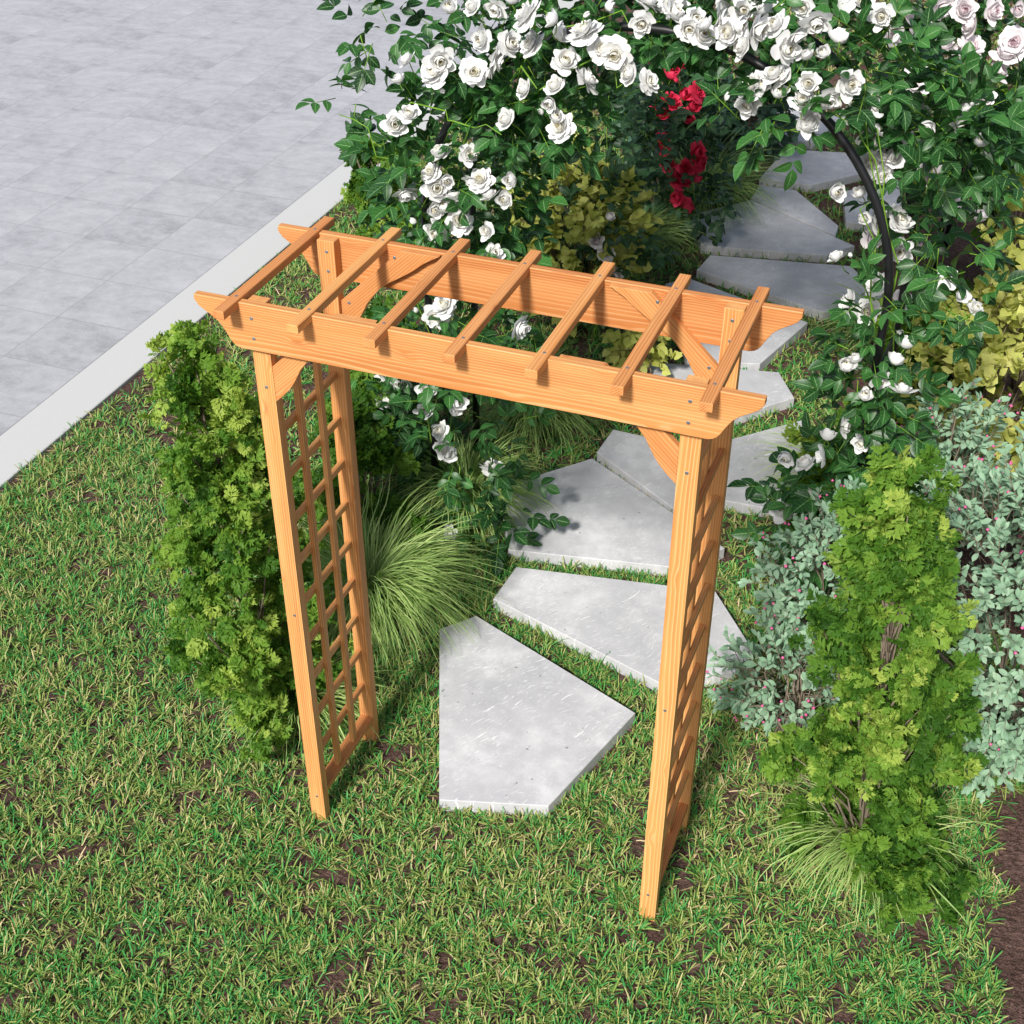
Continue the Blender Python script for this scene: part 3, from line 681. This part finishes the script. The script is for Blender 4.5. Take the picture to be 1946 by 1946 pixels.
PR = rose_plant('climbing_rose', 'pale pink climbing rose at the upper right, behind the white roses', 'climbing rose', (.98, 3.6, 0),
    [((.95, 3.7, 1.72), (.36, .32, .36), 231), ((1.05, 3.7, 1.4), (.3, .24, .22), 50), ((.1, 4.3, 2.36), (.9, .75, .12), 520), ((.88, 2.5, 1.55), (.12, .14, .3), 17)],  # the wide high clump is out of view, added to darken the far path
    PINK_RIGHT, BP, ROSEL,
    [((.98, 3.6, 0), (.95, 3.7, 1.9), .05), ((.98, 3.6, 0), (1.1, 3.6, 1.9), .1), ((.95, 3.6, 1.5), (.6, 3.5, 2.0), .05)], .078, None, .044)
PL = rose_plant('climbing_rose', 'shaded pink rose low among lime leaves, left of the path', 'climbing rose', (-.75, 3.7, 0),
    [((-.72, 3.72, .6), (.26, .2, .45), 98), ((-.85, 4.15, 1.05), (.3, .3, .4), 98), ((-1.2, 4.35, .85), (.5, .35, .6), 130), ((-1.45, 3.2, .45), (.3, .4, .4), 60)],
    PINK_LEFT, BP, ROSELD, [((-.75, 3.7, 0), (-.7, 3.6, .8), .02), ((-.75, 3.7, 0), (-.85, 4.1, 1.3), .05)])
RR_ = rose_plant('climbing_rose', 'deep red climbing rose on the thin black leg of the farther arch', 'climbing rose', (-.75, 5.2, 0),
    [((-.70, 5.2, .72), (.24, .2, .55), 126), ((-.92, 5.35, 1.0), (.22, .22, .5), 63), ((-.48, 5.05, .42), (.14, .12, .3), 31)],
    RED, BR, ROSELD, [((-.75, 5.2, 0), (-.7, 5.1, 1.2), .02), ((-.75, 5.2, 0), (-.55, 5.0, .6), .04)], .08, None, .055)

# ------------------------------------------------------------------ shrubs
def lobed_shrub(label, base, lean, h, r0, r1, n, size=.085, tone=0., seedshape=.62):
    """upright shrub of cut leaves: tips on a ragged column, each tip a whorl of leaves"""
    t_ = thing('leafy_shrub', label, 'shrub', base, 'yellow green leafy shrubs'); lm = MB(); sm = MB(); b = np.array(base, float)
    nc = max(10, n // 9); cs = (np.arange(nc) + rng.random(nc)) / nc; cs = cs ** 1.2; ca = np.arange(nc) * 2.4 + rng.normal(size=nc) * .5
    which = rng.integers(0, nc, n); s0 = cs[which]
    prof_ = (r0 + (r1 - r0) * s0) * np.where(s0 < .1, .8, 1.) * (1 + .16 * np.clip(rng.normal(size=nc), -1.3, 1.3))[which]
    rad = prof_ * rng.choice([.95, .95, .95, .45], nc)[which]
    s = np.clip(s0 + rng.normal(size=n) * .035, 0, 1.02)
    az = ca[which]
    axis = b + np.array([lean[0], lean[1], 0]) * s[:, None] + np.array([0, 0, h]) * s[:, None]
    out = np.column_stack([np.cos(az), np.sin(az), np.full(n, .35)])
    P = axis + out * rad[:, None] * rng.uniform(.35, 1.1, n)[:, None] + rng.normal(size=(n, 3)) * np.array([.035, .035, .02]); P[:, 2] = np.maximum(P[:, 2], .05)
    out = norm(out)
    clump = (rng.random(nc))[which]
    for j in range(5):
        f = norm(out + rng.normal(size=(n, 3)) * .75 + np.array([0, 0, .25]))
        u = norm(np.array([-.05, -.35, .75]) + rng.normal(size=(n, 3)) * .75 + out * .35)
        sz = size * rng.uniform(.45, 1.25, n)
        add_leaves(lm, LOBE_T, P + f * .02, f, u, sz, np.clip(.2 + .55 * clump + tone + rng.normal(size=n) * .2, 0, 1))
    for i in rng.choice(n, min(n, 70), False):
        a0 = axis[i] * [1, 1, 0] + [0, 0, max(0., axis[i][2] - .25 - .3 * rng.random())]
        a0[:2] = b[:2] + (axis[i][:2] - b[:2]) * .6
        tube(sm, arc(a0, P[i], .02, 5, .006), np.linspace(.005, .0015, 5), 5)
    tube(sm, arc(b, b + np.array([lean[0], lean[1], h]) * .9, 0, 7, .01), np.linspace(.012, .004, 7), 6)
    lm.build('crown', LOBED, t_, False, base); sm.build('branches', TWIG, t_, True, base)
lobed_shrub('tall yellow green shrub standing at the left outside of the wooden arbor', (-1.03, .44, 0), (-.14, .06), 1.48, .27, .08, 470, .066, .14)
lobed_shrub('tall yellow green shrub at lower right, mixed with grey green berry branches', (1.23, .50, 0), (-.12, .16), 1.44, .33, .03, 520, .066, .04)
lobed_shrub('low yellow green shrub by the pale kerb, beside the white roses', (-2.42, 4.45, 0), (0, 0), .62, .30, .14, 130, .085)
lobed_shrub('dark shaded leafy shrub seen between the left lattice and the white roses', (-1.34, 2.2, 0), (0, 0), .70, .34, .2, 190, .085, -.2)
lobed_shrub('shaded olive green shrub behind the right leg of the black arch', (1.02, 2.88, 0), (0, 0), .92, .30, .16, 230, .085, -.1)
lobed_shrub('small yellow green shrub poking up beside the lowest right white roses', (.80, 2.14, 0), (0, 0), .56, .20, .1, 90, .08, .12)
lobed_shrub('yellow green shrub low behind the left back post, seen through the rafters', (-1.18, 1.5, 0), (.02, .1), .62, .26, .16, 120, .085, .0)
lobed_shrub('far olive green shrub at the upper right corner behind the pink roses', (1.35, 5.2, 0), (0, 0), 1.2, .3, .16, 130, .10, -.1)

def twig_bush(name, label, group, base, c, r_, n, tpls, m, size, leaves=9, run=.10, berries=0, tone=0., twigs=60, upb=(0, -.45, 1.), flat=.45, shell=.45):
    t_ = thing(name, label, 'shrub', base, group); lm = MB(); sm = MB(); b = np.array(base, float); c = np.asarray(c, float)
    P, d = ellip(n, c, r_, shell)
    ok = P[:, 2] > .04; P, d = P[ok], d[ok]; n = len(P)
    d = norm(d * np.array([1, 1, .8]) + norm(P - (b + [0, 0, .1])) * .6 + rng.normal(size=(n, 3)) * .3)
    tone_i = rng.normal(size=n) * .12
    for j in range(leaves):
        s = (j + .5) / leaves
        a = j * 2.4 + rng.uniform(0, 6, n)
        fr = frames(d, np.broadcast_to([0, -.4, 1.], d.shape))
        radial = fr[:, :, 0] * np.cos(a)[:, None] + fr[:, :, 2] * np.sin(a)[:, None]
        f = norm(radial * (1.25 - .85 * s) + d * (.35 + .8 * s) + rng.normal(size=(n, 3)) * .15)
        u = norm(d * (1 - flat) + np.array(upb) * flat + rng.normal(size=(n, 3)) * .22)
        add_leaves(lm, tpls, P - d * (run * (1 - s))[..., None] if False else P - d * run * (1 - s), f, u, size * rng.uniform(.7, 1.15, n), np.clip(.5 + tone + tone_i + rng.normal(size=n) * .17, 0, 1))
    for i in range(n):
        tube(sm, [P[i] - d[i] * run * 1.6, P[i] - d[i] * run * .6, P[i]], [.0022, .0016, .001], 4)
    for i in rng.choice(n, min(n, twigs), False):
        tube(sm, arc(b + rng.normal(size=3) * [.05, .05, 0], P[i] - d[i] * run, .05, 7, .012), np.linspace(.007, .0018, 7), 5)
    lm.build('crown', m, t_, True, base); sm.build('branches', TWIG, t_, True, base)
    if berries:
        bm_ = MB(); th = np.linspace(0, np.pi, 6)
        for i in range(berries):
            k = rng.integers(n); p = P[k] + rng.normal(size=3) * .022 + np.array([0, -.008, .012])
            rr = rng.uniform(.0048, .0068)
            tube(bm_, p + np.column_stack([np.zeros(6), np.zeros(6), np.linspace(-rr, rr, 6)]), np.maximum(rr * np.sin(th), .0006), 8)
        tag(bm_.build('berries', BERRY, t_, True, base), kind='stuff')
g = 'grey green berry shrubs'
twig_bush('berry_shrub', 'large grey green shrub with tiny pink berries filling the right edge', g, (1.62, 1.35, 0), (1.58, 1.32, .56), (.68, .70, .58), 1150, SAGE_T, SAGE, .038, 10, .09, 240, 0., 30, shell=.66)
twig_bush('berry_shrub', 'grey green berry shrub between the white roses and the tall yellow green shrub', g, (1.0, 1.42, 0), (.95, 1.40, .46), (.38, .36, .44), 380, SAGE_T, SAGE, .039, 9, .10, 90)
twig_bush('berry_shrub', 'small grey green berry shrub reaching left over the edge of a pale slab', g, (.90, 1.02, 0), (.82, 1.05, .26), (.30, .24, .24), 120, SAGE_T, SAGE, .040, 9, .10, 55, -.06, 25)
twig_bush('berry_shrub', 'upright grey green berry shrub in front of the lime leaved shrub', g, (1.22, 1.95, 0), (1.22, 1.95, .72), (.26, .24, .42), 150, SAGE_T, SAGE, .042, 9, .11, 75)
twig_bush('berry_shrub', 'grey green berry shrub cut off by the right edge, beside bare lime twigs', g, (1.72, 2.25, 0), (1.72, 2.05, .66), (.36, .32, .46), 240, SAGE_T, SAGE, .042, 9, .11, 70, 0., 30)
g = 'lime yellow leaved shrubs'
twig_bush('lime_shrub', 'bright lime yellow shrub with kite shaped leaves at the right edge', g, (1.36, 2.75, 0), (1.38, 2.66, .72), (.44, .48, .56), 400, LIME_T, LIME, .060, 7, .12, 0, .12, 50, (0, -.5, 1.), .55)
twig_bush('lime_shrub', 'shaded lime shrub with thin twigs in the middle, left of the path', g, (-.92, 3.95, 0), (-.90, 3.72, .60), (.46, .34, .54), 340, LIME_T, LIME, .062, 7, .12, 0, -.06, 40, (0, -.5, 1.), .55)
twig_bush('lime_shrub', 'small sunlit lime shrub just beyond the middle of the rear beam', g, (-.42, 3.35, 0), (-.42, 3.33, .32), (.24, .22, .30), 70, LIME_T, LIME, .058, 7, .11, 0, .0, 25, (0, -.5, 1.), .55)
twig_bush('lime_shrub', 'lime shrub with yellow leaves hanging at the far right below the pink roses', g, (1.55, 4.0, 0), (1.5, 3.95, .85), (.34, .34, .62), 150, LIME_T, LIME, .062, 7, .12, 0, .08, 30, (0, -.5, 1.), .55)
twig_bush('dark_shrub', 'dark blue green round leaved shrub beyond the red roses', None, (-.62, 6.7, 0), (-.62, 6.65, .36), (.46, .36, .34), 210, ROUND_T, BLUEG, .062, 8, .10, 0)
twig_bush('dark_shrub', 'dark green leafy bush behind the red roses and thin black pole', None, (-1.15, 6.3, 0), (-1.1, 6.3, .5), (.38, .4, .5), 190, ROUND_T, BLUEG, .062, 8, .10, 0)
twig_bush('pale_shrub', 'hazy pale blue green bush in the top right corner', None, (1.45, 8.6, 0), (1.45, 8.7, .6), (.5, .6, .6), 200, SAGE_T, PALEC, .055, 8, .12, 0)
twig_bush('dark_shrub', 'dim green bush at the right edge between the pink roses and the lawn', None, (1.55, 6.9, 0), (1.5, 6.9, .5), (.4, .6, .5), 150, ROUND_T, BLUEG, .062, 8, .1, 0)

# ------------------------------------------------------------------ ornamental grasses
def sedge(label, base, n, ln, spread, tone=0., wind=(.25, -.1), h=.30):
    b = np.array(base, float); mb = MB(); K = 9
    az = rng.uniform(0, 2 * np.pi, n); r0 = np.abs(rng.normal(size=n)) * .035
    root = b + np.column_stack([np.cos(az) * r0, np.sin(az) * r0, np.zeros(n)])
    dr = norm(np.column_stack([np.cos(az + rng.normal(size=n) * .35), np.sin(az + rng.normal(size=n) * .35)]) + np.array(wind) * rng.uniform(.2, 1.2, n)[:, None])
    l_ = ln * rng.uniform(.55, 1.1, n); e0 = rng.uniform(R(48), R(86), n); e1 = e0 - rng.uniform(R(70), R(135), n)
    s = np.linspace(0, 1, K); el_ = e0[:, None] + (e1 - e0)[:, None] * s[None] ** 1.15
    step = l_[:, None] / (K - 1)
    hor = np.cumsum(np.cos(el_) * step, 1) * spread; ver = np.cumsum(np.sin(el_) * step, 1)
    wig = np.cumsum(np.sin(s[None] * rng.uniform(5, 13, n)[:, None] + rng.uniform(0, 6, n)[:, None]), 1) * step * rng.uniform(.05, .28, n)[:, None]
    side = np.column_stack([-dr[:, 1], dr[:, 0]])
    ctr = np.zeros((n, K, 3))
    ctr[:, :, :2] = root[:, None, :2] + dr[:, None] * hor[..., None] + side[:, None] * wig[..., None]
    ctr[:, :, 2] = np.maximum(ver, .012 + .05 * rng.random(n)[:, None] * (s[None] > .5))
    wd = .0020 * rng.uniform(.7, 1.4, n)[:, None] * np.clip(1.25 - s[None] ** 2 * 1.1, .12, 1)
    sd3 = np.concatenate([side, rng.normal(size=(n, 1)) * .5], 1)[:, None]
    V = np.stack([ctr - sd3 * wd[..., None], ctr + sd3 * wd[..., None]], 2).reshape(-1, 3)
    i = (np.arange(n) * K * 2)[:, None] + np.arange(K - 1)[None] * 2
    F = np.stack([i, i + 1, i + 3, i + 2], -1).reshape(-1, 4)
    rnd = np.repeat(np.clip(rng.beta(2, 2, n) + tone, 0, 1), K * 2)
    lc = np.zeros((n, K, 2, 3)); lc[..., 0, 0] = -1; lc[..., 1, 0] = 1; lc[..., 1] = s[None, :, None]
    mb.add(V, F, rnd, lc.reshape(-1, 3))
    tag(mb.build('ornamental_grass', SEDGE, None, True, base), label, 'ornamental grass', 'arching tufts of ornamental grass', 'thing')
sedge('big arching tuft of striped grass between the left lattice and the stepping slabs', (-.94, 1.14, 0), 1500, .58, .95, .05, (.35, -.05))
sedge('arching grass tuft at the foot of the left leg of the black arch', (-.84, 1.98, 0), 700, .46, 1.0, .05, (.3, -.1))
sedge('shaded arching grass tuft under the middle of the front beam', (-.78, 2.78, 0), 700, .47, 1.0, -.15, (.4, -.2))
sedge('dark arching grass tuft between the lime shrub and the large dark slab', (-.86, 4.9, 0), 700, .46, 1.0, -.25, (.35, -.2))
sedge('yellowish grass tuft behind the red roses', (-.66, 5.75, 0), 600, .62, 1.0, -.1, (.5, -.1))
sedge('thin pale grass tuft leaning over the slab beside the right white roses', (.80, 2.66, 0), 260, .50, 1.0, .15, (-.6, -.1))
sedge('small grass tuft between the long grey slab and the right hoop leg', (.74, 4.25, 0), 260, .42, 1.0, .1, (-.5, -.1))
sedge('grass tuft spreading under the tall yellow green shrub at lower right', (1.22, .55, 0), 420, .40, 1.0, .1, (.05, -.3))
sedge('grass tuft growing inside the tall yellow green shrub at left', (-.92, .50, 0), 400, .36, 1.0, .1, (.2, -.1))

# ------------------------------------------------------------------ lawn
def inside(poly, x, y, grow=0.):
    c = poly.mean(0); q = c + (poly - c) * (1 + grow); r = np.ones(len(x), bool)
    for a, b in zip(q, np.roll(q, -1, 0)): r &= ((b[0] - a[0]) * (y - a[1]) - (b[1] - a[1]) * (x - a[0])) > 0
    return r
class VN:
    """value noise on the plane for bare patches and drifts of colour"""
    def __init__(s, seed): s.g = np.random.default_rng(seed).random((256, 256))
    def __call__(s, x, y, f):
        x = x * f + 500; y = y * f + 500; i = np.floor(x).astype(int); j = np.floor(y).astype(int); u = x - i; v = y - j
        u = u * u * (3 - 2 * u); v = v * v * (3 - 2 * v); g = s.g; a = lambda p, q: g[p % 256, q % 256]
        return (a(i, j) * (1 - u) + a(i + 1, j) * u) * (1 - v) + (a(i, j + 1) * (1 - u) + a(i + 1, j + 1) * u) * v
vn = VN(3)
def lawn(mb, x0, x1, y0, y1, dens, per, ln, wd):
    n = int((x1 - x0) * (y1 - y0) * dens)
    x = rng.uniform(x0, x1, n); y = rng.uniform(y0, y1, n)
    edge = vn(x, y, 6.) * .10
    ok = (x > -2.965 + .015 + edge * .45) & (x < 1.70 + edge - .05) & ((x < .55 + vn(x, y, 4.) * .2) | (y < 2.9) | (y > 7))
    ok &= vn(x, y, 11.) * .6 + vn(x, y, 27.) * .4 > .268
    for a, _ in SL.values(): ok &= ~inside(a, x, y, .0)
    x, y = x[ok], y[ok]; nt_ = len(x)
    x = np.repeat(x, per); y = np.repeat(y, per); n = len(x)
    az = rng.uniform(0, 2 * np.pi, n); r0 = rng.random(n) * .012
    tl = ln * np.repeat(rng.uniform(.7, 1.15, nt_), per)
    L_ = tl * rng.uniform(.45, 1.1, n); K = 4
    e0 = rng.uniform(R(25), R(88), n); e1 = e0 - rng.uniform(R(5), R(60), n)
    s = np.linspace(0, 1, K); el_ = e0[:, None] + (e1 - e0)[:, None] * s[None]
    st = L_[:, None] / (K - 1); hor = np.cumsum(np.cos(el_) * st, 1) - np.cos(el_[:, :1]) * st; ver = np.cumsum(np.sin(el_) * st, 1) - np.sin(el_[:, :1]) * st
    dx, dy = np.cos(az), np.sin(az)
    ctr = np.stack([(x + dx * r0)[:, None] + dx[:, None] * hor, (y + dy * r0)[:, None] + dy[:, None] * hor, np.maximum(ver, .003) + .001], -1)
    tw = rng.normal(size=n) * .5
    sd3 = np.stack([-dy, dx, tw], -1); sd3 = norm(sd3)[:, None]
    w_ = (wd * rng.uniform(.7, 1.25, n))[:, None] * np.array([.8, 1., .95, .62])[None]
    V = np.stack([ctr - sd3 * w_[..., None], ctr + sd3 * w_[..., None]], 2).reshape(-1, 3)
    i = (np.arange(n) * K * 2)[:, None] + np.arange(K - 1)[None] * 2
    F = np.stack([i, i + 1, i + 3, i + 2], -1).reshape(-1, 4)
    rnd = np.clip(np.repeat(rng.beta(1.2, 1.2, nt_), per) * .25 + rng.random(n) * .75 + (vn(x, y, 1.3) - .5) * .18, 0, 1)
    mb.add(V, F, np.repeat(rnd, K * 2))
mb = MB()
lawn(mb, -3.0, 1.8, -1.6, 1.9, 1650, 8, .060, .0020)
lawn(mb, -3.0, -1.1, 1.9, 7.5, 850, 7, .058, .0026)
lawn(mb, -1.1, .8, 1.9, 4.6, 900, 7, .058, .0026)
lawn(mb, -1.2, .9, 4.6, 7.4, 420, 6, .060, .0030)
lawn(mb, -1.6, 1.7, 7.2, 12.5, 240, 6, .065, .0040)
o = mb.build('lawn_grass', GRASS)
tag(o, 'short patchy green and straw coloured lawn grass with bare soil showing', 'grass', kind='stuff')
